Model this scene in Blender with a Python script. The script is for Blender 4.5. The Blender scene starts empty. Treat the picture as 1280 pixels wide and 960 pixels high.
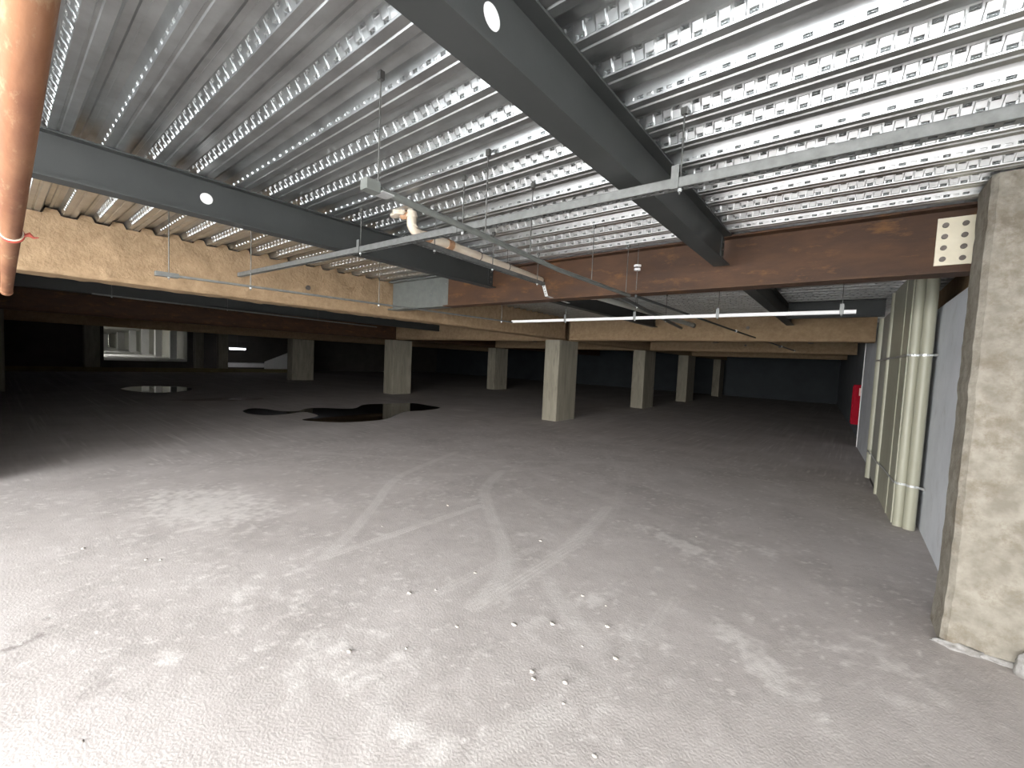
import bpy, math, random
import numpy as np
from mathutils import Matrix, Vector, noise as mn
random.seed(7)
C = bpy.context.scene.collection
H = 1.82                 # eye height
ZD = 3.17                # underside of the metal deck

# ------------------------------------------------------------------ helpers
class MB:
    def __init__(s): s.v=[]; s.f=[]; s.m=[]; s.sm=[]
    def add(s, vs, fs, mi=0, smooth=False):
        o=len(s.v); s.v.extend([tuple(map(float,p)) for p in vs])
        for f in fs: s.f.append(tuple(o+i for i in f)); s.m.append(mi); s.sm.append(smooth)
        return s
    def box(s, x0,x1,y0,y1,z0,z1, mi=0):
        vs=[(x,y,z) for z in (z0,z1) for y in (y0,y1) for x in (x0,x1)]
        return s.add(vs,[(0,2,3,1),(4,5,7,6),(0,1,5,4),(2,6,7,3),(0,4,6,2),(1,3,7,5)],mi)
    def bevbox(s, x0,x1,y0,y1,z0,z1,b, mi=0):
        # box with chamfered vertical edges
        pts=[(x0+b,y0),(x1-b,y0),(x1,y0+b),(x1,y1-b),(x1-b,y1),(x0+b,y1),(x0,y1-b),(x0,y0+b)]
        n=8; vs=[(x,y,z0) for x,y in pts]+[(x,y,z1) for x,y in pts]
        fs=[(i,(i+1)%n,n+(i+1)%n,n+i) for i in range(n)]+[tuple(range(n-1,-1,-1)),tuple(range(n,2*n))]
        return s.add(vs,fs,mi)
    def tube(s, pts, r, n=12, mi=0, caps=True, smooth=True):
        pts=[Vector(p) for p in pts]; rs=r if isinstance(r,(list,tuple)) else [r]*len(pts)
        vs=[];fs=[]; up=None
        for i,p in enumerate(pts):
            if i==0: d=pts[1]-p
            elif i==len(pts)-1: d=p-pts[i-1]
            else: d=(pts[i+1]-p).normalized()+(p-pts[i-1]).normalized()
            d.normalize()
            if up is None:
                up=Vector((0,0,1)) if abs(d.z)<.9 else Vector((1,0,0))
            a=d.cross(up).normalized(); b=a.cross(d).normalized(); up=b
            for k in range(n):
                t=2*math.pi*k/n
                vs.append(p+(a*math.cos(t)+b*math.sin(t))*rs[i])
        for i in range(len(pts)-1):
            for k in range(n):
                fs.append((i*n+k,i*n+(k+1)%n,(i+1)*n+(k+1)%n,(i+1)*n+k))
        s.add(vs,fs,mi,smooth)
        if caps:
            m=len(pts)-1
            s.add(vs[:n],[tuple(range(n))],mi); s.add(vs[m*n:],[tuple(range(n-1,-1,-1))],mi)
        return s
    def prism(s, prof, a, b, mi=0):
        """extrude a closed (u,z) profile from a to b; a,b=(x,y) floor points; u is sideways to the run"""
        ax,ay=a;bx,by=b; L=math.hypot(bx-ax,by-ay); dx,dy=(bx-ax)/L,(by-ay)/L; nx,ny=dy,-dx
        n=len(prof); vs=[(ax+nx*u,ay+ny*u,z) for u,z in prof]+[(bx+nx*u,by+ny*u,z) for u,z in prof]
        fs=[(i,(i+1)%n,n+(i+1)%n,n+i) for i in range(n)]+[tuple(range(n-1,-1,-1)),tuple(range(n,2*n))]
        return s.add(vs,fs,mi)
    def build(s, name, mat, parent=None):
        me=bpy.data.meshes.new(name); me.from_pydata(s.v,[],s.f)
        for m in (mat if isinstance(mat,(list,tuple)) else [mat]): me.materials.append(m)
        me.polygons.foreach_set('material_index',s.m); me.polygons.foreach_set('use_smooth',s.sm)
        me.update()
        o=bpy.data.objects.new(name,me); C.objects.link(o)
        if parent is not None: 
            o.parent=parent
            o.matrix_parent_inverse=Matrix.Translation(-parent.location)
        return o
def tag(o,label=None,cat=None,group=None,kind=None):
    if label: o['label']=label
    if cat: o['category']=cat
    if group: o['group']=group
    if kind: o['kind']=kind
    return o
def thing(name,label,cat,loc=(0,0,0),group=None):
    o=bpy.data.objects.new(name,None); o.empty_display_size=.1; C.objects.link(o); o.location=loc
    return tag(o,label,cat,group,'thing')
def struct(o): o['kind']='structure'; return o

# ------------------------------------------------------------------ materials
def new_mat(name):
    m=bpy.data.materials.new(name); m.use_nodes=True; nt=m.node_tree
    return m,nt,nt.nodes['Principled BSDF']
def N(nt,t,**k):
    n=nt.nodes.new(t)
    for a,b in k.items():
        if a in n.inputs: n.inputs[a].default_value=b
        else: setattr(n,a,b)
    return n
def mat(name,c1,c2=None,rough=.6,metal=0,scale=6,detail=6,bump=0,bscale=40,bdist=.01,stretch=(1,1,1),lo=.35,hi=.65,rvar=0,spec=.5,c3=None,s3=2.,lo3=.5,hi3=.6):
    m,nt,p=new_mat(name); L=nt.links.new
    g=N(nt,'ShaderNodeNewGeometry'); mp=N(nt,'ShaderNodeMapping'); mp.inputs['Scale'].default_value=stretch
    L(g.outputs['Position'],mp.inputs['Vector'])
    p.inputs['Roughness'].default_value=rough; p.inputs['Metallic'].default_value=metal
    p.inputs['Specular IOR Level'].default_value=spec
    if c2 is None: p.inputs['Base Color'].default_value=(*c1,1)
    else:
        n=N(nt,'ShaderNodeTexNoise',Scale=scale,Detail=detail,Roughness=.6); L(mp.outputs[0],n.inputs['Vector'])
        r=N(nt,'ShaderNodeValToRGB'); r.color_ramp.elements[0].position=lo; r.color_ramp.elements[1].position=hi
        r.color_ramp.elements[0].color=(*c1,1); r.color_ramp.elements[1].color=(*c2,1)
        L(n.outputs[0],r.inputs[0]); out=r.outputs[0]
        if c3 is not None:
            n3=N(nt,'ShaderNodeTexNoise',Scale=s3,Detail=8.,Roughness=.7); L(mp.outputs[0],n3.inputs['Vector'])
            r3=N(nt,'ShaderNodeMapRange'); r3.inputs[1].default_value=lo3; r3.inputs[2].default_value=hi3
            L(n3.outputs[0],r3.inputs[0])
            mx=N(nt,'ShaderNodeMix',data_type='RGBA'); L(r3.outputs[0],mx.inputs[0]); L(out,mx.inputs[6]); mx.inputs[7].default_value=(*c3,1)
            out=mx.outputs[2]
        L(out,p.inputs['Base Color'])
        if rvar:
            mr=N(nt,'ShaderNodeMapRange'); mr.inputs[3].default_value=rough-rvar; mr.inputs[4].default_value=rough+rvar
            L(n.outputs[0],mr.inputs[0]); L(mr.outputs[0],p.inputs['Roughness'])
    if bump:
        b=N(nt,'ShaderNodeTexNoise',Scale=bscale,Detail=5.); L(mp.outputs[0],b.inputs['Vector'])
        bn=N(nt,'ShaderNodeBump',Strength=bump,Distance=bdist); L(b.outputs[0],bn.inputs['Height']); L(bn.outputs[0],p.inputs['Normal'])
    return m
M={}
M['galv']=mat('galvanised_deck',(.42,.43,.43),(.54,.56,.56),.31,.95,scale=5,bump=.05,bscale=5,bdist=.01,rvar=.05)
M['paint']=mat('grey_painted_steel',(.030,.033,.032),(.038,.041,.040),.6,0,scale=3,bump=.05,bscale=30)
M['greypaint']=mat('pale_grey_primer',(.10,.108,.10),(.13,.138,.128),.5,0,scale=8,c3=(.35,.36,.35),s3=22,lo3=.66,hi3=.72)
M['rust']=mat('rusted_steel',(.045,.020,.009),(.075,.033,.013),.7,.1,scale=2.2,stretch=(1,1,3),c3=(.17,.075,.018),s3=3.,lo3=.55,hi3=.75,bump=.2,bscale=60)
M['copper']=mat('rusty_pipe',(.22,.09,.045),(.34,.165,.085),.42,.3,scale=7,stretch=(.5,2,2),c3=(.46,.33,.20),s3=9,lo3=.57,hi3=.68,bump=.15,bscale=30)
M['foam']=mat('sprayed_fireproofing',(.26,.178,.105),(.33,.233,.142),.95,0,scale=9,bump=.5,bscale=30,bdist=.02,spec=.1)
M['conc']=mat('column_concrete',(.22,.203,.16),(.30,.277,.22),.85,0,scale=2.6,stretch=(2,2,.35),bump=.35,bscale=30,c3=(.19,.17,.135),s3=3.5,lo3=.52,hi3=.68,spec=.2)
M['concrough']=mat('rough_column_concrete',(.20,.182,.15),(.30,.278,.235),.9,0,scale=9,bump=.55,bscale=24,bdist=.02,c3=(.175,.15,.115),s3=5.5,lo3=.5,hi3=.66,spec=.2)
M['plaster']=mat('white_mortar',(.20,.19,.175),(.38,.37,.36),.9,0,scale=14,bump=.6,bscale=30)
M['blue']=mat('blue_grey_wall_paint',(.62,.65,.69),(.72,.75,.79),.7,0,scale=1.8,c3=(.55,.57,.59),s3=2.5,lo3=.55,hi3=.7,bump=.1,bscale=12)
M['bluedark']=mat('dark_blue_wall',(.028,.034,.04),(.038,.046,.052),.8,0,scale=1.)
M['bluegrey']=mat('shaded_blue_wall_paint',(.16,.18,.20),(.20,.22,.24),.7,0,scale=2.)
M['darkwall']=mat('dark_concrete_wall',(.05,.047,.04),(.07,.065,.055),.9,0,scale=1.)  # even dark concrete tone with slight variation
M['pvcgrey']=mat('beige_plastic_pipe',(.33,.325,.25),(.40,.395,.31),.42,0,scale=1.5,stretch=(3,3,.4),bump=.05)
M['board']=mat('grey_board',(.36,.36,.32),(.42,.42,.37),.6,0,scale=2,stretch=(2,2,.4))
M['pvc']=mat('cream_plastic_pipe',(.58,.49,.38),(.68,.60,.49),.45,0,scale=5)
M['cuff']=mat('brown_primer_stain',(.32,.17,.09),(.42,.25,.14),.6,0,scale=20)
M['strut']=mat('galvanised_strut',(.13,.135,.13),(.18,.185,.18),.45,.4,scale=20)
M['rod']=mat('steel_rod',(.10,.10,.095),(.15,.15,.14),.4,.5,scale=30)
M['strap']=mat('bright_strap_steel',(.62,.64,.64),(.72,.74,.74),.3,.6,scale=20)
M['plate']=mat('cream_primed_plate',(.66,.60,.46),(.74,.68,.53),.6,0,scale=8)
M['bolt']=mat('dark_bolt',(.10,.085,.075),(.15,.13,.115),.5,.6,scale=30)
M['white']=mat('white_paint',(.72,.72,.72),(.78,.78,.78),.6,0,scale=8)
M['red']=mat('red_paint',(.30,.006,.018),(.36,.01,.025),.8,0,scale=6,spec=.1)
M['pink']=mat('faded_label',(.75,.45,.42),(.85,.6,.55),.6,0,scale=12)
M['string']=mat('red_tape',(.45,.07,.05),(.55,.12,.08),.6,0,scale=20)
M['black']=mat('gap_shade_black',(.015,.015,.015),(.02,.02,.02),.6)
M['stone']=mat('pale_rubble',(.36,.33,.30),(.50,.47,.43),.9,0,scale=20)
M['asphalt']=mat('outside_paving',(.42,.42,.42),(.50,.50,.49),.9,0,scale=2)
M['ledge']=mat('ochre_kerb',(.12,.10,.045),(.16,.135,.06),.9,0,scale=2)
def emit(name,c,s):
    m,nt,p=new_mat(name); p.inputs['Emission Color'].default_value=(*c,1); p.inputs['Emission Strength'].default_value=s
    p.inputs['Base Color'].default_value=(.8,.8,.8,1); return m
M['lamp']=emit('lit_tube',(.95,.92,1.),9)
M['hallfill']=emit('hall_fill_glow',(1,.97,.92),11)
# water
m,nt,p=new_mat('dark_water'); p.inputs['Base Color'].default_value=(.006,.005,.005,1); p.inputs['Roughness'].default_value=.03; p.inputs['Specular IOR Level'].default_value=.45
M['water']=m
M['damp']=mat('damp_rust_stain',(.10,.055,.035),(.15,.09,.06),.35,0,scale=6)

# ------------------------------------------------------------------ camera
cam=bpy.data.cameras.new('camera'); cam.sensor_width=36; cam.lens=522.63/1280*36; cam.clip_start=.02; cam.clip_end=300
co=bpy.data.objects.new('camera',cam); C.objects.link(co)
R=[[0.778128,-0.071061,0.624073],[0.626453,0.015787,-0.779299],[0.045525,0.997347,0.056801]]
Mx=Matrix(R).to_4x4(); Mx.translation=(0,0,H); co.matrix_world=Mx
bpy.context.scene.camera=co

# ------------------------------------------------------------------ floor with dust marks
def fbm(x,y,sc,seed=0):
    o=np.zeros_like(x); a=1.; t=0
    rs=np.random.RandomState(seed)
    for k in range(4):
        g=rs.rand(257,257); X=(x*sc)%256; Y=(y*sc)%256
        i=np.floor(X).astype(int); j=np.floor(Y).astype(int); fx=X-i; fy=Y-j
        fx=fx*fx*(3-2*fx); fy=fy*fy*(3-2*fy); i%=256; j%=256
        v=(g[i,j]*(1-fx)+g[i+1,j]*fx)*(1-fy)+(g[i,j+1]*(1-fx)+g[i+1,j+1]*fx)*fy
        o+=a*v; t+=a; a*=.55; sc*=2.1
    return o/t
def axis(lo,hi,step,outlo,outhi,n):
    a=np.arange(lo,hi+1e-6,step)
    l=lo-np.geomspace(step*2,lo-outlo,n)[::-1]; r=hi+np.geomspace(step*2,outhi-hi,n)
    return np.concatenate([l,a,r])
xs=axis(-7.6,1.5,.02,-75,8.,36); ys=axis(-.32,8.4,.022,-.4,42,36)
ys=ys[ys>=-.35]; ys=np.concatenate([[-5.6,-3.3,-2.2,-1.4,-.8],ys])
GX,GY=np.meshgrid(xs,ys,indexing='ij')
def segdist(P):
    d=np.full(GX.shape,9.); off=np.zeros(GX.shape)
    for (ax,ay),(bx,by) in zip(P[:-1],P[1:]):
        vx,vy=bx-ax,by-ay; L2=vx*vx+vy*vy
        t=np.clip(((GX-ax)*vx+(GY-ay)*vy)/L2,0,1)
        dx=GX-ax-t*vx; dy=GY-ay-t*vy; dd=np.hypot(dx,dy)
        sgn=np.sign(vx*dy-vy*dx); k=dd<d
        d=np.where(k,dd,d); off=np.where(k,dd*sgn,off)
    return d,off
def smooth_path(P,n=8):
    P=[Vector((*p,0)) for p in P]
    if len(P)<3: return [(p.x,p.y) for p in P]
    o=[]; Q=[2*P[0]-P[1]]+P+[2*P[-1]-P[-2]]
    for i in range(1,len(Q)-2):
        for k in range(n):
            t=k/n; a,b,c,d=Q[i-1],Q[i],Q[i+1],Q[i+2]
            v=.5*((2*b)+(c-a)*t+(2*a-5*b+4*c-d)*t*t+(3*b-a-3*c+d)*t**3); o.append((v.x,v.y))
    o.append((P[-1].x,P[-1].y)); return o
dust=np.zeros(GX.shape); dark=np.zeros(GX.shape)
f1=fbm(GX,GY,9.,1); f2=fbm(GX,GY,2.2,2); f3=fbm(GX,GY,26.,3); f4=fbm(GX,GY,.55,4)
tracks=[([(-5.79,5.6),(-5.15,3.84),(-4.36,2.9),(-3.82,2.27),(-3.5,1.82)],.075,.55),
 ([(-3.5,1.82),(-3.48,2.61),(-3.44,3.78)],.06,.6),
 ([(-4.3,5.2),(-3.88,4.35),(-3.21,3.7),(-2.48,3.09),(-2.16,2.66),(-2.02,2.21)],.085,.6),
 ([(-2.02,2.21),(-2.0,2.73),(-2.04,3.64),(-2.26,4.89)],.085,.62),
 ([(-1.82,2.87),(-1.43,2.59),(-1.15,2.44)],.085,.5),
 ([(-.97,2.41),(-.96,2.84),(-.93,3.34)],.05,.35),
 ([(-2.35,2.15),(-2.32,2.79),(-2.25,3.31)],.06,.35),
 ([(-4.09,8.27),(-2.91,6.69),(-2.36,5.46),(-2.07,4.51)],.08,.25),
 ([(-1.2,1.42),(-1.05,1.85)],.09,.45),([(-1.54,.99),(-1.72,1.16),(-1.85,1.4)],.05,.4),
 ([(-8,3.2),(-5.5,5.),(-2.8,7.8)],.09,.28),([(-7.4,5.),(-4.6,5.6),(-1.5,5.)],.09,.22),([(-6.5,3.),(-4.6,4.6),(-3.6,7.)],.08,.25),
 ([(-6.6,6.4),(-4.2,4.9),(-2.4,4.1)],.08,.2)]
for P,w,s in tracks:
    d,off=segdist(smooth_path(P))
    e=np.clip((w-d)/.02,0,1)
    tread=.62+.38*np.cos(off*2*math.pi/.038)
    dust=np.maximum(dust,e*tread*s*(.45+.9*f1))
def blob(cx,cy,rx,ry,ang=0): 
    c,s=math.cos(ang),math.sin(ang); u=(GX-cx)*c+(GY-cy)*s; v=-(GX-cx)*s+(GY-cy)*c
    return np.clip(1-np.hypot(u/rx,v/ry),0,1)
for cx,cy,rx,ry,a,s in [(-5.6,1.5,1.5,.8,.2,1.5),(-2.95,.63,.16,.1,0,1.6),(-1.3,4.45,.75,.2,-.35,1.5),(-.3,3.0,.65,.25,-.7,1.2),(-2.2,1.3,.8,.4,.3,.9),(-1.5,1.25,.35,.2,0,1.1),
        (-.9,2.7,.3,.2,0,.9),(-.7,4.9,.5,.2,0,.8),(-1.4,2.9,.4,.15,.8,.9),(.3,3.5,.4,.5,0,.7),(-3.3,1.2,.8,.5,0,.7),(-2.55,3.5,.22,.12,.3,.8),(-1.05,2.65,.14,.09,0,1.5),(-.8,2.75,.12,.06,.3,1.5)]:
    b=blob(cx,cy,rx,ry,a); dust=np.maximum(dust,np.clip((f1*.6+f3*.4-.62+b*.32*s)*5,0,1)*np.clip(b*3,0,1)*.65*(.4+f3))
dust=np.maximum(dust,np.clip((f3-.66)*9,0,1)*np.clip((f2-.40)*6,0,1)*.7)
dust=np.maximum(dust,np.clip((f1-.66)*5,0,1)*.55)
dark=np.clip((f2-.5)*2.5,0,1)*.5+np.clip((.36-f3)*10,0,1)*.35
d,_=segdist(smooth_path([(-3.71,-.05),(-3.71,.06),(-3.78,.19),(-3.95,.21)])); dark=np.maximum(dark,np.clip((.035-d)/.02,0,1)*(f1>.42)*1.6)
b=blob(-2.85,.33,.4,.22); dark=np.maximum(dark,np.clip((f1-.52)*7,0,1)*b*1.6)
b=blob(-1.15,2.15,.12,.1); dark=np.maximum(dark,np.clip(b*4,0,1)*.5)
nx,ny=GX.shape
GZ=(f1-.5)*.003*(np.abs(GX)<8)
V=np.stack([GX,GY,GZ],-1).reshape(-1,3)
idx=np.arange(nx*ny).reshape(nx,ny)
F=np.stack([idx[:-1,:-1],idx[1:,:-1],idx[1:,1:],idx[:-1,1:]],-1).reshape(-1,4)
me=bpy.data.meshes.new('floor'); me.vertices.add(len(V)); me.vertices.foreach_set('co',V.ravel())
me.loops.add(F.size); me.loops.foreach_set('vertex_index',F.ravel().astype(np.int32))
me.polygons.add(len(F)); me.polygons.foreach_set('loop_start',np.arange(0,F.size,4,dtype=np.int32)); me.update(calc_edges=True)
for nm,a in (('dust',dust),('dirt',dark)):
    at=me.attributes.new(nm,'FLOAT','POINT'); at.data.foreach_set('value',a.astype(np.float32).ravel())
m,nt,p=new_mat('dusty_concrete_floor'); L=nt.links.new
g=N(nt,'ShaderNodeNewGeometry')
n=N(nt,'ShaderNodeTexNoise',Scale=.9,Detail=10.,Roughness=.72); L(g.outputs['Position'],n.inputs['Vector'])
r=N(nt,'ShaderNodeValToRGB'); r.color_ramp.elements[0].position=.35; r.color_ramp.elements[1].position=.68
r.color_ramp.elements[0].color=(.43,.394,.375,1); r.color_ramp.elements[1].color=(.56,.518,.50,1); L(n.outputs[0],r.inputs[0])
ad=N(nt,'ShaderNodeAttribute',attribute_name='dust'); ak=N(nt,'ShaderNodeAttribute',attribute_name='dirt')
mx=N(nt,'ShaderNodeMix',data_type='RGBA'); mk=N(nt,'ShaderNodeMath',operation='MULTIPLY'); mk.inputs[1].default_value=.45; L(ak.outputs['Fac'],mk.inputs[0]); L(mk.outputs[0],mx.inputs[0])
L(r.outputs[0],mx.inputs[6]); mx.inputs[7].default_value=(.22,.195,.18,1)
mx2=N(nt,'ShaderNodeMix',data_type='RGBA'); du=N(nt,'ShaderNodeMath',operation='MULTIPLY'); du.inputs[1].default_value=.8; L(ad.outputs['Fac'],du.inputs[0]); L(du.outputs[0],mx2.inputs[0]); L(mx.outputs[2],mx2.inputs[6]); mx2.inputs[7].default_value=(.78,.745,.715,1)
L(mx2.outputs[2],p.inputs['Base Color']); p.inputs['Roughness'].default_value=.85; p.inputs['Specular IOR Level'].default_value=.25
b=N(nt,'ShaderNodeTexNoise',Scale=70.,Detail=6.); L(g.outputs['Position'],b.inputs['Vector'])
bn=N(nt,'ShaderNodeBump',Strength=.45,Distance=.006); L(b.outputs[0],bn.inputs['Height']); L(bn.outputs[0],p.inputs['Normal'])
me.materials.append(m); fl=bpy.data.objects.new('floor',me); C.objects.link(fl); struct(fl)
me.polygons.foreach_set('use_smooth',[True]*len(F))

gb=MB().box(-60,60,-40,-5.6,-.12,-.01); struct(gb.build('ground',M['asphalt']))

# ------------------------------------------------------------------ ceiling deck
PIT=.2645; Y0=1.836
prof=[(0,0),(.036,0),(.041,.007),(.053,.007),(.058,0),(.1,0),(.128,.068),(.160,.068),(.166,.060),(.190,.060),(.196,.068),(.2345,.068),(.2645,0)]   # u from band lower edge, z
XB0,XB1=-6.55,1.06
mb=MB(); k0=int((-5.4-Y0)/PIT)-1; k1=int((34-Y0)/PIT)
mb2=MB()
for k in range(k0,k1):
    yb=Y0+k*PIT
    detailed = yb+PIT<11.6
    pr=[(yb+u,ZD+z) for u,z in prof]
    if not detailed:
        pts=pr; xa=-45.
        n=len(pts); vs=[(xa,y,z) for y,z in pts]+[((1.6 if yb>.1 else 7.),y,z) for y,z in pts]
        mb.add(vs,[(i,i+1,n+i+1,n+i) for i in range(n-1)])
    else:
        n=len(pr); vs=[(-45,y,z) for y,z in pr]+[(XB0,y,z) for y,z in pr]
        mb.add(vs,[(i,i+1,n+i+1,n+i) for i in range(n-1)])
        pts=pr[:-1]; n=len(pts); vs=[(XB0,y,z) for y,z in pts]+[((1.6 if yb>.1 else 7.),y,z) for y,z in pts]
        mb.add(vs,[(i,i+1,n+i+1,n+i) for i in range(n-1)])
        # embossed web between pr[-2] (top) and pr[-1] (bottom)
        T=Vector((0,*pr[-2])); B=Vector((0,*pr[-1])); D=(B-T); Ln=D.length; D=D/Ln
        nrm=Vector((0,-D.z*-1,0)); nrm=Vector((0,D.z,-D.y)); 
        if nrm.y>0: nrm=-nrm
        def pt(x,s,h=0.): q=T+D*(s*Ln)+nrm*h; return (x,q.y,q.z)
        lap=(k%3==0); P=.1; ncol=int((XB1-XB0)/P)
        def quad(x0,x1,s0,s1,h=0.): mb.add([pt(x0,s0,h),pt(x1,s0,h),pt(x1,s1,h),pt(x0,s1,h)],[(0,1,2,3)])
        def ring(x0,x1,s0,s1,gx,gs,dep,hin):
            O=[(x0,s0),(x1,s0),(x1,s1),(x0,s1)]; Mi=[(x0+gx,s0+gs),(x1-gx,s0+gs),(x1-gx,s1-gs),(x0+gx,s1-gs)]; I=[(x0+2*gx,s0+2*gs),(x1-2*gx,s0+2*gs),(x1-2*gx,s1-2*gs),(x0+2*gx,s1-2*gs)]
            vs=[pt(x,s,0) for x,s in O]+[pt(x,s,dep) for x,s in Mi]+[pt(x,s,hin) for x,s in I]
            fs=[(i,(i+1)%4,4+(i+1)%4,4+i) for i in range(4)]+[(4+i,4+(i+1)%4,8+(i+1)%4,8+i) for i in range(4)]+[(8,9,10,11)]
            mb.add(vs,fs)
        def pan(x0,x1,s0,s1,gx,h0,h1):
            O=[(x0,s0),(x1,s0),(x1,s1),(x0,s1)]; I=[(x0+gx,s0+.04),(x1-gx,s0+.04),(x1-gx,s1-.04),(x0+gx,s1-.04)]
            vs=[pt(x,s,0) for x,s in O]+[pt(I[0][0],I[0][1],h0),pt(I[1][0],I[1][1],h0),pt(I[2][0],I[2][1],h1),pt(I[3][0],I[3][1],h1)]
            mb.add(vs,[(i,(i+1)%4,4+(i+1)%4,4+i) for i in range(4)]+[(4,5,6,7)])
        ph=random.random()*P
        for c in range(ncol+1):
            xa=XB0+c*P; xb=xa+.05; xc=xa+P
            if lap:
                quad(xa,xc,0,.64); quad(xa,xc,.86,1)
                quad(xa,xa+.008,.64,.86); ring(xa+.008,xa+.042,.64,.86,.007,.06,-.010,-.001); quad(xa+.042,xa+.058,.64,.86)
                pan(xa+.058,xa+.092,.66,.84,.006,.0012,.0012); quad(xa+.092,xc,.64,.86)
                quad(xa+.058,xa+.092,.64,.66); quad(xa+.058,xa+.092,.84,.86)
            else:
                # column A : ring high, faceted panel below
                quad(xa,xb,0,.10); quad(xa,xa+.008,.10,.34); ring(xa+.008,xa+.042,.10,.34,.007,.065,-.010,-.001); quad(xa+.042,xb,.10,.34)
                pan(xa,xb,.34,.9,.005,-.001,-.0035); quad(xa,xb,.9,1)
                # column B : panel high, ring low
                quad(xb,xc,0,.14); pan(xb,xc,.14,.66,.005,.0035,.001)
                quad(xb,xb+.008,.66,.9); ring(xb+.008,xb+.042,.66,.9,.007,.065,-.010,-.001); quad(xb+.042,xc,.66,.9); quad(xb,xc,.9,1)
ce=struct(mb.build('ceiling',M['galv']))
struct(MB().box(-45,7,-5.6,34,ZD+.09,ZD+.3).build('ceiling_slab',M['darkwall']))
# facade edge
# ------------------------------------------------------------------ walls
def wall(name,a,b,z0,z1,t,m,side=1):
    (ax,ay),(bx,by)=a,b
    L_=math.hypot(bx-ax,by-ay)
    return struct(MB().prism([(0,z0),(t*side,z0),(t*side,z1),(0,z1)],a,b).build(name,m))
# right wall (room side faces -x)
mb=MB()
mb.prism([(0,0),(.3,0),(.3,2.68),(0,2.68)],(.80,4.52),(.80,8.0)); mb.prism([(0,0),(.3,0),(.3,2.68),(0,2.68)],(.80,8.0),(.50,10.0))
mb.prism([(0,0),(.3,0),(.3,2.85),(0,2.85)],(.50,10.0),(.30,13.9))
struct(mb.build('wall_right',M['blue']))
struct(MB().box(1.0,1.3,4.55,14,2.68,ZD).build('wall_right_upper',M['foam']))
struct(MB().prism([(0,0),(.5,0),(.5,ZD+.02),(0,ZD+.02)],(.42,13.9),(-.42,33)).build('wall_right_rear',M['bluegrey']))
struct(MB().box(.285,.315,13.86,13.92,0,2.85).build('trim_1',M['white']))
struct(MB().box(1.2,1.5,.0,4.5,0,ZD).build('wall_right_near',M['white']))
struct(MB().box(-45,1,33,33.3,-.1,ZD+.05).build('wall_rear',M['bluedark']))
struct(MB().box(-45,-8.2,-.45,-.2,0,ZD).prism([(0,0),(.25,0),(.25,ZD),(0,ZD)],(-8.2,-.45),(-7.0,-5.5)).build('wall_front_and_light_wing',M['darkwall']))  # facade, plus an unseen slanted wing added to limit light on the left
# left wall with opening to the lit hall
mb=MB()
mb.box(-38.3,-38,-.3,4.28,0,ZD+.02); mb.box(-38.3,-38,4.28,4.45,0,.7); mb.box(-38.3,-38,4.28,4.45,2.95,ZD+.02); mb.box(-38.3,-38,4.45,4.62,0,ZD+.02)
mb.box(-38.3,-38,4.62,9.1,0,.6); mb.box(-38.3,-38,4.62,9.1,2.86,ZD+.02)
mb.box(-38.3,-38,9.1,11.6,0,ZD+.02); mb.box(-38.3,-38,11.6,16.3,0,.25); mb.box(-38.3,-38,11.6,16.3,2.3,ZD+.02); mb.box(-38.3,-38,16.3,33,0,ZD+.02)
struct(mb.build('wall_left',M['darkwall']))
struct(MB().box(-35.3,-35,.0,16.3,0,.27).build('trim_2',M['ledge']))

# ------------------------------------------------------------------ columns
def column(x0,x1,y0,y1,z1,label,m='conc',group=None,b=.015):
    o=MB().bevbox(x0,x1,y0,y1,0,z1,b).build('concrete_column',M[m])
    return tag(o,label,'column',group,'thing')
column(-7.42,-6.89,10.83,11.95,2.50,'pale concrete column under the corner where two foam-coated beams meet')
column(-7.34,-6.8,17.5,18.75,2.50,'concrete column standing one bay behind the big middle column')
column(-7.25,-6.72,23.4,24.75,2.50,'third concrete column back in the middle row, dim')
column(-7.2,-6.75,30.8,32.0,2.50,'last dim column of the middle row, near the rear wall')
column(-17.0,-16.3,11.55,12.6,2.50,'wide concrete column behind the pointed end of the black puddle')
column(-17.2,-16.6,19.0,20.2,2.50,'small concrete column seen between the puddle column and the big middle column')
column(-26.9,-26.2,11.4,12.7,2.49,'very dark wide column beside the white sloping wall')
column(-36.4,-35.85,10.4,11.0,ZD-.01,'dim ochre column just left of the lit fluorescent tube')
column(-37.0,-36.3,3.55,4.25,ZD-.01,'dim ochre column beside the bright opening with the glare spot')
column(-22.4,-21.8,-.15,.28,ZD-.01,'dark column at the facade end, behind the rusty overhead pipe')
column(-37.2,-36.6,9.2,9.7,ZD-.01,'grey column edge beside the opening to the lit hall')
# big right column: irregular, slightly flared base
rc=thing('concrete_column','large rough concrete column holding the rusty beam, white mortar at its foot','column',(.84,4.3,0))
mb=MB(); nz=60
def ring_pts(z):
    fl_=.02*max(0,(.55-z)/.55)**2
    e=.012*mn.noise(Vector((0,0,z*3)))+.006*mn.noise(Vector((5,0,z*11)))
    x0=.64-fl_+e; x1=1.09; y0=4.09-fl_+e*.6; y1=4.5
    return [(x0+.03,y0,z),(x1,y0,z),(x1,y1,z),(x0+.01,y1,z),(x0,y1-.02,z),(x0,y0+.035,z)]
vs=[];fs=[]
for i in range(nz+1): vs+=ring_pts(ZD*i/nz)
for i in range(nz):
    for k in range(6): fs.append((i*6+k,i*6+(k+1)%6,(i+1)*6+(k+1)%6,(i+1)*6+k))
fs.append(tuple(nz*6+k for k in range(6)))
mb.add(vs,fs); mb.build('shaft',M['concrough'],rc)
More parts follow.
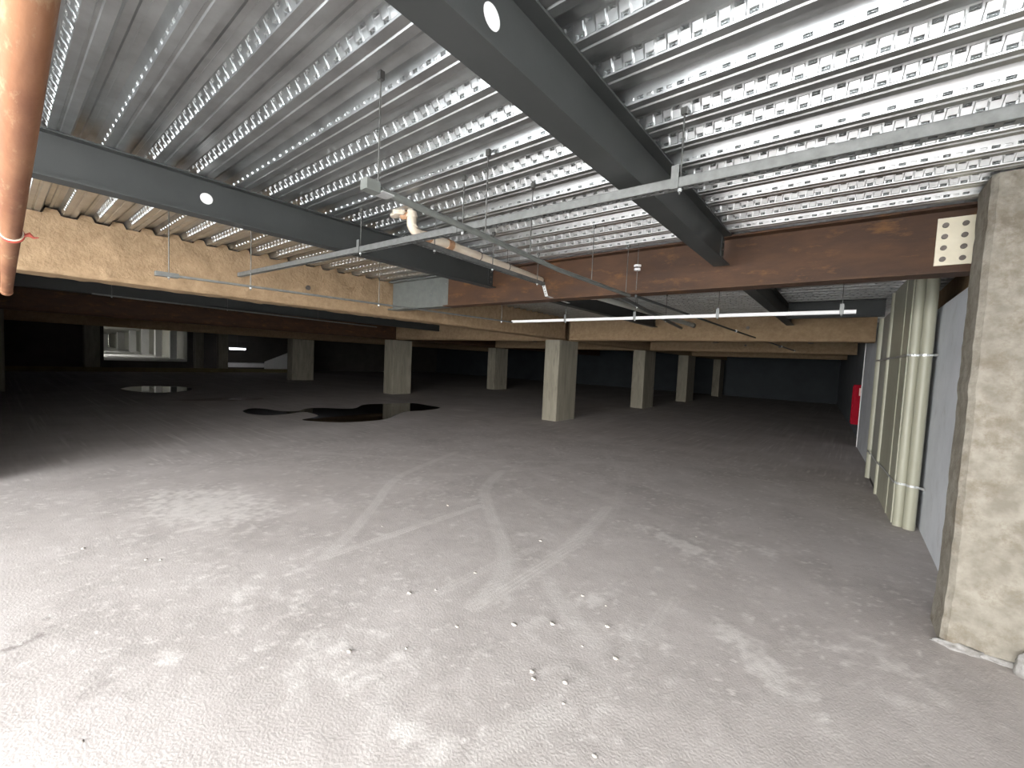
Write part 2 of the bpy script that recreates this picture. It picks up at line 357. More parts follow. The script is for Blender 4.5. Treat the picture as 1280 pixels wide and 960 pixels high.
def lump(name,c,s,m,parent=None,seed=0,sub=3,amp=.35):
    import bmesh
    bm=bmesh.new(); bmesh.ops.create_icosphere(bm,subdivisions=sub,radius=1)
    for v in bm.verts:
        q=v.co*(1+amp*mn.noise(v.co*1.7+Vector((seed,seed*.7,0)))+amp*.4*mn.noise(v.co*5+Vector((seed,0,seed))))
        v.co=(c[0]+q.x*s[0],c[1]+q.y*s[1],max(c[2]+q.z*s[2],c[2]-s[2]*.35))
    me=bpy.data.meshes.new(name); bm.to_mesh(me); bm.free(); me.materials.append(m)
    for p_ in me.polygons: p_.use_smooth=True
    o=bpy.data.objects.new(name,me); C.objects.link(o)
    if parent is not None: o.parent=parent; o.matrix_parent_inverse=Matrix.Translation(-parent.location)
    return o
lump('mortar_smear',(.74,4.09,.0),(.14,.05,.045),M['plaster'],rc,3,4,.5)
lump('mortar_smear',(.92,4.09,.0),(.15,.04,.03),M['plaster'],rc,8,4,.5)
tag(lump('plaster_lump',(1.0,4.0,.03),(.055,.07,.11),M['plaster'],None,5,4,.3),'lumpy white plaster heap against the foot of the big rough column','plaster',kind='thing')

# ------------------------------------------------------------------ steel beams
def web_holes(mb,axis_y,x,y0,y1,z0,z1,t,holes,mi=0):
    """plate in plane x with round holes [(y,z,r)]"""
    cur=y0; zs=(z0,z1)
    for (hy,hz,r) in sorted(holes):
        a=r*1.6
        mb.box(x-t/2,x+t/2,cur,hy-a,z0,z1,mi)
        mb.box(x-t/2,x+t/2,hy-a,hy+a,z0,hz-a,mi); mb.box(x-t/2,x+t/2,hy-a,hy+a,hz+a,z1,mi)
        n=24
        for sx in (-t/2,t/2):
            vs=[];fs=[]
            for k in range(n):
                th=2*math.pi*k/n; c,s=math.cos(th),math.sin(th); q=a/max(abs(c),abs(s))
                vs+= [(x+sx,hy+c*r,hz+s*r),(x+sx,hy+c*q,hz+s*q)]
            for k in range(n): fs.append((2*k,2*k+1,2*((k+1)%n)+1,2*((k+1)%n)))
            mb.add(vs,fs,mi)
        vs=[(x+sx,hy+math.cos(2*math.pi*k/n)*r,hz+math.sin(2*math.pi*k/n)*r) for sx in (-t/2,t/2) for k in range(n)]
        mb.add(vs,[(k,(k+1)%n,n+(k+1)%n,n+k) for k in range(n)],mi,True)
        cur=hy+a
    mb.box(x-t/2,x+t/2,cur,y1,z0,z1,mi)
def ibeam_y(x,y0,y1,z0,z1,w,label,m='paint',holes=(),group=None,plates=True,tf=.012,name='steel_beam'):
    t=thing(name,label,'beam',(x,(y0+y1)/2,z0),group)
    mb=MB(); mb.box(x-w/2,x+w/2,y0,y1,z0,z0+tf); mb.box(x-w/2,x+w/2,y0,y1,z1-tf,z1)
    web_holes(mb,0,x,y0,y1,z0+tf,z1-tf,.009,list(holes)); mb.build('i_section',M[m],t)
    for (hy,hz,hr) in holes: MB().tube([(x-.003,hy,hz),(x+.003,hy,hz)],hr*.97,24,smooth=False).build('white_disc',M['white'],t)  # flat white disc set into each web hole
    if plates:
        p=MB().box(x+.005,x+.013,y1-.10,y1-.005,z0+.04,z1-.04).build('end_plate',M[m],t)
        for i in range(3):
            z=z0+.08+i*(z1-z0-.16)/2
            MB().tube([(x+.013,y1-.05,z),(x+.024,y1-.05,z)],.011,6).build('bolt',M['bolt'],p)
    return t
def ibeam_x(y,x0,x1,z0,z1,w,label,m='paint',group=None,tf=.016,name='steel_beam'):
    t=thing(name,label,'beam',((x0+x1)/2,y,z0),group)
    mb=MB(); mb.box(x0,x1,y-w/2,y+w/2,z0,z0+tf); mb.box(x0,x1,y-w/2,y+w/2,z1-tf,z1); mb.box(x0,x1,y-.006,y+.006,z0+tf,z1-tf)
    mb.build('i_section',M[m],t); return t
ZB=2.866; ZT=ZD-.002
ibeam_y(-1.075,-5.4,4.64,ZB,ZT,.145,'dark grey steel beam crossing overhead in the middle, one round hole near its start',holes=[(1.13,3.03,.045)])
ibeam_y(-4.175,-5.4,4.64,ZB,ZT,.145,'dark blue-grey steel beam between rusty pipe and cream drain, one white-looking round hole',holes=[(1.12,3.02,.045)])
ibeam_y(-1.075,4.88,11.1,ZB,ZT,.145,'dark grey beam continuing the middle beam beyond the rusty beam')
ibeam_y(-4.1,4.88,11.1,ZB,ZT,.145,'nearly black beam beyond the rusty beam, under the cream pipe end')
ibeam_x(9.68,-.99,.42,ZB,ZT,.145,'short dark grey cross beam meeting the beige wall pipes',tf=.012)
for x in (-1.075,-4.1):
    for (a,b) in ((11.61,17.89),(18.31,24.09)):
        ibeam_y(x,a,b,ZB,ZT,.145,'dark beam behind the foam-coated cross beams',group='dark beams behind the foam-coated cross beams',plates=False)
for i,(a,b) in enumerate(((-.19,11.59),(12.01,18.49),(18.91,32.98))):
    ibeam_y(-13.25,a,b,ZB,ZT,.145,'dark teal beam showing just under the long foam-coated girder',group='dark teal beams under the girder line',plates=False)
# rusty beam
rb=thing('steel_beam','rust brown steel beam ending at the rough column, its other end pale grey','beam',(-3,4.76,2.65))
RZ=2.650
def isec(mb,x0,x1,mi=0,tf=.018):
    mb.box(x0,x1,4.65,4.87,RZ,RZ+tf,mi); mb.box(x0,x1,4.65,4.87,ZD-.002-tf,ZD-.002,mi); mb.box(x0,x1,4.754,4.766,RZ+tf,ZD-tf,mi); return mb
isec(MB(),-5.25,.79).build('i_section',M['rust'],rb)
tag(isec(MB(),-6.77,-5.25).build('painted_section',M['greypaint'],rb),'pale grey primed end of the rusty beam')
cp=tag(MB().box(.47,.78,4.738,4.754,2.725,3.095).build('connection_plate',M['plate'],rb),'cream bolted plate')
for i in range(4):
    for j,x in enumerate((.515,.625)):
        z=2.772+i*.088
        MB().tube([(x,4.738,z),(x,4.720,z)],.019,12,smooth=False).build('bolt',M['bolt'],cp)
MB().tube([(-1.99,4.754,2.95),(-1.99,4.70,2.95)],.012,8).build('stud',M['bolt'],rb)
# little stiffeners and junction box on rust beam
jb=thing('sprinkler_head','small white two-disc fitting hanging in front of the rusty beam','fitting',(-1.90,4.5,2.9))
MB().tube([(-1.90,4.5,ZD),(-1.90,4.5,2.66)],.004,6).build('hanger_rod',M['rod'],jb)
MB().tube([(-1.90,4.5,2.915),(-1.90,4.5,2.935)],.038,16,smooth=False).build('disc',M['white'],jb)
MB().tube([(-1.90,4.5,2.875),(-1.90,4.5,2.897)],.034,16,smooth=False).build('disc',M['white'],jb)

# foam coated girders: lumpy boxes
def lumpy_box(x0,x1,y0,y1,z0,z1,step,amp,seed=0,round_=.02):
    """box open at the top, with noisy skin, run along its longer horizontal side"""
    along_y=(y1-y0)>(x1-x0)
    L0,L1=(y0,y1) if along_y else (x0,x1); w0,w1=(x0,x1) if along_y else (y0,y1)
    nl=int((L1-L0)/step)+1; per=[]
    nzs=max(3,int((z1-z0)/step)); nw=max(3,int((w1-w0)/step))
    for i in range(nzs): per.append((w0,z1-(z1-z0)*i/nzs,-1,0))
    for i in range(nw): per.append((w0+(w1-w0)*i/nw,z0,0,-1))
    for i in range(nzs+1): per.append((w1,z0+(z1-z0)*i/nzs,1,0))
    vs=[];fs=[];n=len(per)
    for a in range(nl+1):
        l=L0+(L1-L0)*a/nl
        for (w,z,nw_,nz_) in per:
            q=Vector((l*1.,w*1.,z*1.)); d=amp*(mn.noise(q*4+Vector((seed,0,0)))+.6*mn.noise(q*11))
            top=1 if z<z1-.01 else .0
            ww=w+nw_*d; zz=z+nz_*d+(amp*.8*mn.noise(q*6) if top==0 else 0)
            vs.append((ww,l,zz) if along_y else (l,ww,zz))
    for a in range(nl):
        for k in range(n-1): fs.append((a*n+k,a*n+k+1,(a+1)*n+k+1,(a+1)*n+k))
    mb=MB().add(vs,fs,0,True); mb.add([vs[k] for k in range(n)],[tuple(range(n))]); mb.add([vs[nl*n+k] for k in range(n)],[tuple(range(n-1,-1,-1))])
    return mb
GZ0=2.52
def foam_beam(x0,x1,y0,y1,z0,label,step=.05,amp=.014,sleeves=(),group=None,seed=0,m='foam',fill=False):
    t=thing('insulated_beam',label,'beam',((x0+x1)/2,(y0+y1)/2,z0),group)
    lumpy_box(x0,x1,y0,y1,z0,ZD-.012,step,amp,seed).build('foam_coating' if m=='foam' else 'beam_casing',M[m],t)
    if fill:
        mbf=MB()
        for k in range(int((y0-Y0)/PIT),int((y1-Y0)/PIT)+1):
            yb=Y0+k*PIT; j=.01*random.random()
            pr=[(yb+.098+j,ZD-.03),(yb+.131+j,ZD+.046+j),(yb+.225,ZD+.050),(yb+.262,ZD-.03)]
            if pr[0][0]<y0 or pr[-1][0]>y1: continue
            vs=[(x0+.02,y,z) for y,z in pr]+[(x1-.012,y,z) for y,z in pr]
            mbf.add(vs,[(0,1,2,3),(7,6,5,4),(0,4,5,1),(1,5,6,2),(2,6,7,3),(0,3,7,4)])
        mbf.build('flute_filler',M['foam'],t)
    for p,q in sleeves: MB().tube([p,q],.038,16,smooth=False).build('sleeve',M['bolt'],t)
    return t
foam_beam(-7.22,-6.79,-.4,10.95,GZ0+.01,'long tan foam-coated girder running from the rusty pipe to the middle column',.045,.016,[((-6.80,3.17,2.82),(-6.765,3.17,2.82))],fill=True)
foam_beam(-7.22,-6.79,11.8,32.8,GZ0,'tan foam-coated girder over the middle row of columns, behind the first column',.12,.01,seed=3)
foam_beam(-6.76,.38,11.15,11.6,GZ0,'tan foam-coated cross beam behind the long white strut, one dark sleeve',.06,.010,[((-1.91,11.155,2.83),(-1.91,11.12,2.83))],seed=5)
foam_beam(-6.76,.18,17.9,18.3,GZ0,'second tan foam-coated cross beam, with two dark sleeves',.1,.01,[((-3.1,17.9,2.78),(-3.1,17.86,2.78)),((-2.0,17.9,2.74),(-2.0,17.86,2.74))],seed=6)
foam_beam(-6.76,-.08,24.1,24.5,GZ0,'third and dimmest foam-coated cross beam toward the rear wall',.15,.01,seed=7)
foam_beam(-16.2,-7.25,11.6,12.0,GZ0,'foam-coated cross beam between the puddle column and the middle column',.15,.01,seed=8)
foam_beam(-16.2,-7.25,18.5,18.9,GZ0,'shaded foam-coated cross beam between the second pair of columns',.15,.01,seed=9)
foam_beam(-16.75,-16.35,-.15,32,GZ0,'shaded rusty brown girder over the puddle column',.15,.006,seed=10,m='rust')
foam_beam(-26.7,-26.3,-.15,32,GZ0,'unlit foam-coated girder over the very dark column',.3,.01,seed=11)

# ------------------------------------------------------------------ struts, rods, pipes
def strut(label,a,b,w=.041,h=.041,rods=(),brackets=(),slots=True,mt='strut',name='strut_channel',box_end=None,rod_top=ZD+.01,pitch=.05):
    """U channel from a to b (3D, same height), slotted face down; rods at param points"""
    a=Vector(a);b=Vector(b); t=thing(name,label,'channel',tuple((a+b)/2))
    L_=(b-a).length; d=(b-a)/L_; s=Vector((d.y,-d.x,0)).normalized(); th=.003
    def P(l,u,z): q=a+d*l+s*u; return (q.x,q.y,q.z+z)
    mb=MB()
    def bx(l0,l1,u0,u1,z0,z1):
        vs=[P(l,u,z) for z in (z0,z1) for u in (u0,u1) for l in (l0,l1)]
        mb.add(vs,[(0,2,3,1),(4,5,7,6),(0,1,5,4),(2,6,7,3),(0,4,6,2),(1,3,7,5)])
    bx(0,L_,-w/2,-w/2+th,0,h); bx(0,L_,w/2-th,w/2,0,h)
    bx(0,L_,-w/2,-w/2+.009,h-th,h); bx(0,L_,w/2-.009,w/2,h-th,h)
    if slots:
        bx(0,L_,-w/2,w/2,h,h+.002)  # lid added over the channel so its slots look dark
        bx(0,L_,-w/2,-.012,0,th); bx(0,L_,.012,w/2,0,th); l=0
        while l<L_: bx(l,min(l+pitch*.45,L_),-.012,.012,0,th); l+=pitch
    else: bx(0,L_,-w/2,w/2,0,th)
    mb.build('channel',M[mt],t)
    for l in rods:
        q=a+d*l
        r=MB().tube([(q.x,q.y,a.z-.03),(q.x,q.y,rod_top)],.0045,6).build('hanger_rod',M['rod'],t)
        MB().tube([(q.x,q.y,a.z-.014),(q.x,q.y,a.z)],.011,6,smooth=False).build('nut',M['strap'],r)
        mbt=MB().box(q.x-.014,q.x+.014,q.y-.012,q.y+.012,rod_top-.035,rod_top); mbt.build('anchor',M['rod'],r)
    for l in brackets:
        q=a+d*l; MB().box(q.x-.02,q.x+.02,q.y-w/2-.006,q.y-w/2,a.z-.005,a.z+.115).build('bracket',M['strut'],t)
    return t
strut('long slotted grey strut hanging on rods, passing under the middle beam',(-6.44,2.10,2.765),(1.04,2.36,2.765),w=.05,h=.05,rods=(2.78,4.1,5.68),brackets=(2.78,5.66,4.05))
strut('white slotted strut crossing in front of the nearest foam-coated cross beam',(-4.98,6.14,2.52),(.02,6.12,2.52),rods=(1.17,2.4,3.56,4.87),brackets=(1.17,2.4,3.56,4.87),mt='white')
ls=strut('thin grey strut with boxed end hanging before the long foam-coated girder',(-5.05,.98,2.46),(-4.55,5.6,2.46),w=.03,h=.02,rods=(.08,.75,2.2,4.4),slots=False)
MB().box(-5.08,-5.01,.96,1.13,2.452,2.492).build('box_end',M['strut'],ls)
bs=strut('thin pale strut hanging under the dark teal beam beyond the girder',(-12.14,1.31,2.77),(-13.0,8.5,2.75),w=.04,h=.03,rods=(.3,2.5,5.),slots=False)
# conduit with boxed end (near)
cd=thing('conduit','grey conduit with a square box end, hanging between the cream drain and the middle beam','conduit',(-1.9,2.5,2.62))
MB().tube([(-1.86,1.22,2.625),(-1.92,2.0,2.625),(-2.03,3.1,2.625),(-2.02,4.6,2.62)],.019,12).build('conduit_pipe',M['greypaint'],cd)
MB().bevbox(-1.885,-1.83,1.12,1.20,2.600,2.652,.004).build('box_end',M['greypaint'],cd)
MB().box(-1.895,-1.82,1.20,1.27,2.605,2.613).build('foot_plate',M['strap'],cd)
for y,x in ((1.2,-1.857),(2.05,-1.925),(2.62,-1.98),(3.7,-2.025),(4.5,-2.02)):
    r=MB().tube([(x,y,2.63),(x,y,ZD+.01)],.004,6).build('hanger_rod',M['rod'],cd)
    MB().box(x-.014,x+.014,y-.012,y+.012,ZD-.03,ZD+.01).build('anchor',M['rod'],r)
# thin dark conduit beyond the rusty beam
c2=thing('conduit','thin dark conduit running from under the rusty beam toward the rear wall','conduit',(-1.7,12,2.6))
MB().tube([(-1.95,4.62,2.615),(-1.80,9.5,2.60),(-1.44,20.5,2.60)],.016,8).build('conduit_pipe',M['paint'],c2)
for i in range(5):
    y=6.5+i*2.8; x=-1.95+(y-4.62)*.032
    MB().tube([(x,y-.02,2.603),(x,y+.02,2.602)],.024,8,smooth=False).build('coupling',M['strap'],c2)
# cream drain pipe with elbow
dp=thing('drain_pipe','cream plastic drain pipe with elbow, brown primer on its joints','pipe',(-3.3,3.5,2.93))
def arc(p0,p1,p2,n=8):
    p0,p1,p2=map(Vector,(p0,p1,p2)); return [(p0*(1-t)**2+p1*2*t*(1-t)+p2*t*t) for t in [i/n for i in range(n+1)]]
MB().tube([(-3.31,2.98,2.985),(-3.34,4.70,2.92)],.042,18).build('straight_pipe',M['pvc'],dp)
MB().tube([(-3.30,2.50,3.17),(-3.30,2.50,3.08)]+arc((-3.30,2.50,3.06),(-3.30,2.51,2.985),(-3.30,2.64,2.985))+[(-3.31,2.98,2.985)],.044,18).build('elbow',M['pvc'],dp)
MB().tube([(-3.30,2.50,3.115),(-3.30,2.50,3.135)],.052,18).build('collar',M['pvc'],dp)
MB().tube([(-3.30,2.51,3.03),(-3.30,2.515,3.045)],.051,18).build('collar',M['pvc'],dp)
MB().tube([(-3.30,2.50,3.13),(-3.40,2.46,3.14)],.035,14).build('stub',M['cuff'],dp)
MB().tube([(-3.30,2.66,2.985),(-3.305,2.73,2.985)],.050,18).build('collar',M['cuff'],dp)
MB().tube([(-3.31,2.96,2.985),(-3.31,3.03,2.983)],.051,18).build('collar',M['cuff'],dp)
for y,z in ((3.45,2.967),(3.95,2.948)):
    MB().tube([(-3.32+math.cos(t)*.05,y,z+math.sin(t)*.05) for t in [i*math.pi/8 for i in range(17)]],.005,6).build('pipe_clamp',M['bolt'],dp)
MB().tube([(-3.325,3.95,3.0),(-3.325,3.95,ZD)],.004,6).build('hanger_rod',M['rod'],dp)
lump('foam_patch',(-3.42,2.44,ZD-.02),(.08,.07,.055),M['pvc'],dp,2,3,.5)
# channel under the drain pipe with dropped end
st=strut('grey support channel under the cream drain, ending in a bent perforated drop',(-3.0,2.2,2.79),(-3.12,4.45,2.79),rods=(.35,1.2,2.1),slots=True)
mb=MB()
def plank(mb,a,b,w,t):
    a=Vector(a);b=Vector(b); d=(b-a).normalized(); s=Vector((1,0,0)); n_=s.cross(d).normalized()
    vs=[p+s*u*w/2+n_*v*t/2 for p in (a,b) for v in (-1,1) for u in (-1,1)]
    mb.add(vs,[(0,1,3,2),(4,6,7,5),(0,4,5,1),(2,3,7,6),(0,2,6,4),(1,5,7,3)])
plank(mb,(-3.12,4.45,2.80),(-3.10,4.50,2.665),.045,.006); plank(mb,(-3.10,4.50,2.665),(-3.16,5.15,2.665),.045,.006)
o=mb.build('dropped_end',M['strap'],st)
for i in range(4):
    t_=.15+i*.22; q=Vector((-3.12,4.45,2.80)).lerp(Vector((-3.10,4.50,2.665)),t_)
    MB().tube([(q.x,q.y-.006,q.z),(q.x,q.y-.0075,q.z)],.007,8,smooth=False).build('slot',M['bolt'],o)
# pipe section beyond the rusty beam
d2=thing('drain_pipe','dusty cream drain pipe continuing under the nearly black beam, open round end','pipe',(-2.7,7.5,2.77))
MB().tube([(-2.9,5.4,2.79),(-2.80,9.9,2.79)],.045,16,caps=True).build('straight_pipe',M['board'],d2)
MB().tube([(-2.80,9.88,2.79),(-2.80,9.96,2.79)],.054,16).build('collar',M['bolt'],d2)
MB().tube([(-3.34,4.95,2.79),(-3.1,5.2,2.78),(-2.9,5.45,2.79)],.05,14).build('elbow',M['pvc'],d2)
d3=strut('dull grey channel running beside the dusty drain pipe beyond the rusty beam',(-2.35,4.95,2.68),(-2.95,9.6,2.68),rods=(1.,3.),slots=False)

# rusty overhead pipe near the camera
op=thing('overhead_pipe','large rusty orange pipe running overhead along the open facade','pipe',(-2.5,.04,2.16))
MB().tube([(-4.95,.080,2.163),(1.0,.026,2.398)],.0295,28).build('pipe_body',M['copper'],op)
MB().tube([(-4.98,.0803,2.162),(-4.88,.079,2.166)],.033,28).build('end_cap',M['copper'],op)
MB().tube([(.6,.03,2.40),(.6,.03,ZD)],.006,6).build('hanger_rod',M['rod'],op)
rbn=thing('tied_tape','red tape knotted round the rusty overhead pipe','tape',(-2.18,.06,2.16))
tx=-2.75; ty=.06; tz=2.163+(tx+4.95)*.0395
MB().tube([(tx+.006*math.sin(t*2),ty+math.cos(t)*.034,tz+math.sin(t)*.034) for t in [i*math.pi/10 for i in range(21)]],.005,6).build('loop',M['string'],rbn)
MB().tube([(tx+.03,ty+math.cos(t)*.032,tz+math.sin(t)*.032) for t in [i*math.pi/10 for i in range(21)]],.003,6).build('cord',M['pvc'],rbn)
MB().tube([(tx,ty+.034,tz),(tx+.005,ty+.05,tz+.008),(tx,ty+.062,tz-.002),(tx+.01,ty+.075,tz)],[.006,.010,.005,.002],6).build('knot',M['string'],rbn)

# beige vertical pipes and boards on the right wall
VP=[(.70,6.92,.058,'smooth beige vertical pipe, first from the large rough column'),(.605,6.98,.052,'beige vertical pipe tucked against the first one')]
for x,y,r,lb in VP:
    o=MB().tube([(x,y,0),(x,y,3.13)],r,28).build('wall_pipe',M['pvcgrey']); tag(o,lb,'pipe',kind='thing')
bd=thing('wall_board','tall beige board panel with moulded ridges beside the beige pipes','panel',(.5,7.9,0))
mb=MB().prism([(0,0),(.05,0),(.05,3.12),(0,3.12)],(.545,7.06),(.47,8.60)); mb.build('panel',M['pvcgrey'],bd)
MB().tube([(.47,8.62,0),(.47,8.62,3.1)],.035,14).build('ridge',M['pvcgrey'],bd)
MB().tube([(.535,7.5,0),(.535,7.5,3.1)],.022,12).build('ridge',M['pvcgrey'],bd)
bd2=thing('wall_board','tall dull grey board panel farther along, dark gap at its foot','panel',(.45,9.2,0))
MB().prism([(0,.07),(.05,.07),(.05,2.85),(0,2.85)],(.46,8.66),(.42,9.75)).build('panel',M['board'],bd2)
MB().prism([(.005,0),(.045,0),(.045,.07),(.005,.07)],(.46,8.66),(.42,9.75)).build('gap_shade_strip',M['black'],bd2)  # solid black strip stands in for the shade under the panel
o=MB().tube([(.415,9.88,0),(.415,9.88,2.85)],.055,18).build('wall_pipe',M['pvcgrey']); tag(o,'slim beige vertical pipe between the grey board and the blue wall','pipe',kind='thing')
# straps
def strap(z,label,sag=0):
    t=thing('strap_band',label,'strap',(.5,8,z))
    pts=[(.79,6.80,z)]
    for (x,y,r,_) in VP:
        for k in range(7):
            a=math.radians(-60-20*k); pts.append((x+math.cos(a)*(r+.004),y+math.sin(a)*(r+.004),z))
    pts+= [(.535,7.08,z+sag),(.49,8.0,z+sag*2),(.43,8.6,z+sag*2.5),(.40,9.3,z+sag*3),(.35,9.86,z+sag*3)]
    # thin band
    mb=MB(); h=.013
    for a,b in zip(pts[:-1],pts[1:]):
        d=Vector(b)-Vector(a); n_=Vector((d.y,-d.x,0)).normalized()*.0015
        vs=[Vector(p)+n_*s_+Vector((0,0,u*h)) for p in (a,b) for u in (-1,1) for s_ in (-1,1)]
        mb.add(vs,[(0,1,3,2),(4,6,7,5),(0,4,5,1),(2,3,7,6),(0,2,6,4),(1,5,7,3)])
    mb.build('band',M['strap'],t)
    for i in range(2,len(pts)-1,4):
        x,y,zz=pts[i]; lump('clip',(x-.006,y-.006,zz),(.008,.012,.016),M['strap'],t,i,1,.2)
strap(2.10,'bright perforated strap across the beige pipes, above eye height')
strap(.53,'bright perforated strap across the beige pipes, near knee height',-.01)

# red cabinet on right wall
rcab=thing('fire_hose_cabinet','narrow red fire cabinet fixed on the blue wall near the rear','cabinet',(.25,14.5,.5))
MB().bevbox(.14,.34,14.45,14.95,.52,1.58,.01).build('cabinet_body',M['red'],rcab)
MB().box(.125,.14,14.5,14.9,.56,1.54).build('door',M['red'],rcab)
MB().box(.26,.33,14.43,14.45,1.30,1.50).build('label_plate',M['pink'],rcab)

# ------------------------------------------------------------------ puddles
def flat(name,pts,z,m,label,cat):
    P=smooth_path(pts+[pts[0]],5)[:-1]; n=len(P)
    mb=MB().add([(x,y,z) for x,y in P]+[(x,y,-.01) for x,y in P],[tuple(range(n))]+[(i,n+i,n+(i+1)%n,(i+1)%n) for i in range(n)])
    o=mb.build(name,m); return tag(o,label,cat,kind='thing')
P1=[(-13.51,4.51),(-13.96,4.85),(-13.77,5.18),(-13.02,5.33),(-12.78,5.74),(-13.2,6.17),(-13.18,6.62),(-12.52,7.35),(-13.31,8.27),(-13.2,9.02),(-12.94,10.08),(-12.03,10.11),(-11.26,10.01),(-11.02,9.1),(-11.03,8.29),(-10.14,7.07),(-10.0,6.47),(-10.16,5.74),(-10.6,5.33),(-11.09,5.1),(-11.34,5.52),(-11.71,5.81),(-12.53,5.81),(-12.32,5.15),(-12.43,4.68),(-12.94,4.46)]
flat('puddle',P1,.006,M['water'],'large black irregular puddle lying before the puddle column','puddle')
flat('stain',[(-17.38,3.52),(-17.22,4.46),(-17.37,5.46),(-16.68,6.27),(-16.37,5.64),(-16.62,4.53)],.004,M['damp'],'thin reddish damp stain on the floor behind the large puddle','stain')
flat('puddle',[(-22.19,3.15),(-23.25,3.92),(-22.41,5.28),(-20.76,5.05),(-20.03,3.94),(-20.99,3.31)],.006,M['water'],'small far puddle with pale reflections near the low ochre kerb','puddle')
# ------------------------------------------------------------------ rubble
spots=[(-1.94,1.95),(-1.67,2.23),(-1.48,2.42),(-1.18,2.66),(-1.0,2.4),(-1.28,1.92),(-1.13,2.02),(-1.32,1.96),(-3.45,6.4),(-3.72,3.49),(-2.31,3.47),(-2.5,1.98),(-5.11,.48),(-4.5,.79),(-4.41,.87),(-2.59,.23),(-2.25,1.34),(-2.02,1.59),(-1.06,1.89),(-.79,1.73),(-1.16,4.76),(-1.5,2.88),(-1.21,2.36),(-1.3,2.88),(-3.73,2.57),(-2.39,2.15),(-2.35,2.55),(-.67,5.58)]
for i,(x,y) in enumerate(spots):
    s=.007+.009*random.random()
    if i in (1,2,3,9): s=.015
    o=lump('rubble_chip',(x,y,s*.25),(s*1.3,s,s*.6),M['stone'],None,i*3.1,2,.6)
    tag(o,'small pale concrete chip lying on the dusty floor','chip','concrete chips scattered on the floor','thing')

# ------------------------------------------------------------------ lit hall beyond the left wall
struct(MB().box(-150,-38.3,-4,24,.2,.58).build('floor_far_hall',M['white']))
struct(MB().box(-150,-149.7,-4,24,.58,3.6).build('wall_far_hall',M['board']))
struct(MB().box(-150,-38.3,-4.3,-4,.58,3.6).build('wall_far_hall_side',M['board']))
struct(MB().prism([(0,.58),(.4,.58),(.4,3.6),(0,3.6)],(-38.3,10.0),(-149,19.0)).build('wall_far_hall_end',M['board']))
struct(MB().box(-40.3,-40.0,11.0,17,0,3.4).box(-40,-38.3,10.8,11.0,0,3.4).box(-40,-38.3,16.8,17.0,0,3.4).box(-40.3,-38.3,10.8,17,3.4,3.6).build('wall_hall_light_block',M['darkwall']))  # dark box added behind the opening to keep hall light out
struct(MB().box(-150,-38.3,-4.3,24,3.6,3.8).build('ceiling_far_hall',M['board']))
for i,(x,y,w_) in enumerate([(-127,15.6,.5),(-100,14.3,.45),(-80,12.7,.35),(-62,10.9,.3),(-52,10.1,.25),(-46,9.95,.22)]):
    o=MB().bevbox(x-w_,x+w_,y-w_,y+w_,.58,3.59,.02).build('white_post',M['white']); tag(o,'slim white post in the brightly lit hall beyond the opening','post','white posts in the lit hall','thing')
for i,x in enumerate((-125,-100,-75,-55,-43)):  # glowing panels added to light up the far hall
    t=thing('hall_fill_light','glowing panel added under the hall ceiling to light the hall','light',(x,6,3.5),'added fill panels in the lit hall')
    MB().box(x-1.,x+1.,1.5,6.5,3.55,3.6).build('housing',M['white'],t); MB().box(x-.95,x+.95,1.55,6.45,3.53,3.55).build('fill_panel',M['hallfill'],t)
t=thing('tube_light','lit fluorescent tube glowing beside the dim ochre column','light',(-37,11.9,1.75))
MB().tube([(-37.4,11.55,1.72),(-37.4,12.65,1.72)],.07,10).build('tube',M['lamp'],t); MB().box(-37.46,-37.34,11.5,12.7,1.78,1.86).build('housing',M['white'],t)
MB().tube([(-37.4,12.1,1.86),(-37.4,12.1,ZD)],.01,6).build('hanger_rod',M['rod'],t)
t=thing('floodlight','small glaring floodlight at the corner of the opening','light',(-36.2,4.0,2.95))
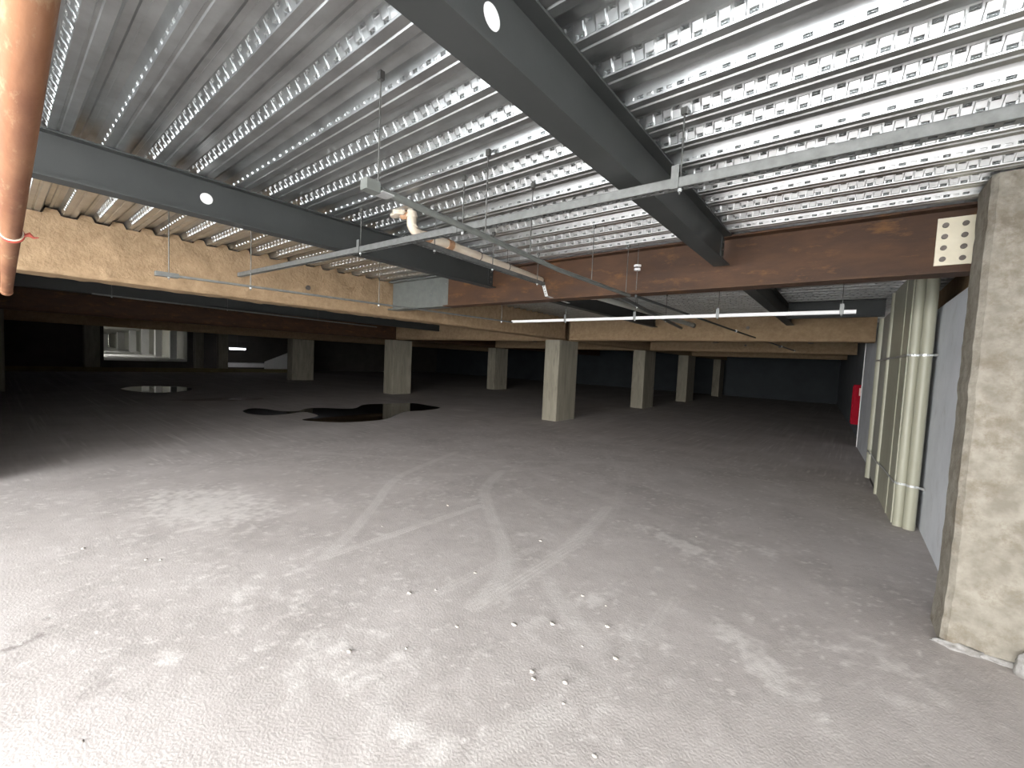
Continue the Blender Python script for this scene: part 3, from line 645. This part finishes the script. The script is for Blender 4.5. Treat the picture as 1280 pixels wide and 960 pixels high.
MB().bevbox(-36.28,-36.18,3.9,4.3,2.85,3.05,.01).build('housing',M['white'],t); MB().box(-36.18,-36.17,3.94,4.26,2.87,3.02).build('lens',M['lamp'],t)
MB().box(-36.25,-36.2,4.05,4.1,3.05,ZD).build('bracket',M['rod'],t)
# white sloping wall by the dark column
mb=MB().add([(-37.6,14.2,.0),(-37.6,16.9,.0),(-37.6,16.9,1.95),(-37.6,14.2,.75),(-37.8,14.2,.0),(-37.8,16.9,.0),(-37.8,16.9,1.95),(-37.8,14.2,.75)],[(0,1,2,3),(4,7,6,5),(0,3,7,4),(1,5,6,2),(3,2,6,7),(0,4,5,1)])
o=mb.build('ramp_parapet',M['white']); tag(o,'pale wedge-shaped ramp parapet behind the very dark column','parapet',kind='thing')

# ------------------------------------------------------------------ light
w=bpy.data.worlds.new('sky'); bpy.context.scene.world=w; w.use_nodes=True; nt=w.node_tree; bg=nt.nodes['Background']
tc=N(nt,'ShaderNodeTexCoord'); sp=N(nt,'ShaderNodeSeparateXYZ'); nt.links.new(tc.outputs['Generated'],sp.inputs[0])
rr=N(nt,'ShaderNodeValToRGB'); rr.color_ramp.elements[0].position=0.; rr.color_ramp.elements[1].position=.7
rr.color_ramp.elements[0].color=(1.,.98,.95,1); rr.color_ramp.elements[1].color=(.90,.95,1.,1)
nt.links.new(sp.outputs[2],rr.inputs[0]); nt.links.new(rr.outputs[0],bg.inputs[0]); bg.inputs[1].default_value=28.
pl=bpy.data.lights.new('portal','AREA'); pl.shape='RECTANGLE'; pl.size=16.6; pl.size_y=3.3; pl.cycles.is_portal=True
po=bpy.data.objects.new('portal',pl); C.objects.link(po); po.location=(-1.2,-5.65,1.6); po.rotation_euler=(math.radians(90),0,0)

sc=bpy.context.scene
sc.view_settings.view_transform='Standard'; sc.view_settings.look='None'; sc.view_settings.gamma=1; sc.view_settings.exposure=0.0; sc.view_settings.use_curve_mapping=False
sc.render.engine='CYCLES'
cy=sc.cycles; cy.use_denoising=True; cy.max_bounces=8; cy.diffuse_bounces=5; cy.glossy_bounces=4; cy.sample_clamp_indirect=8
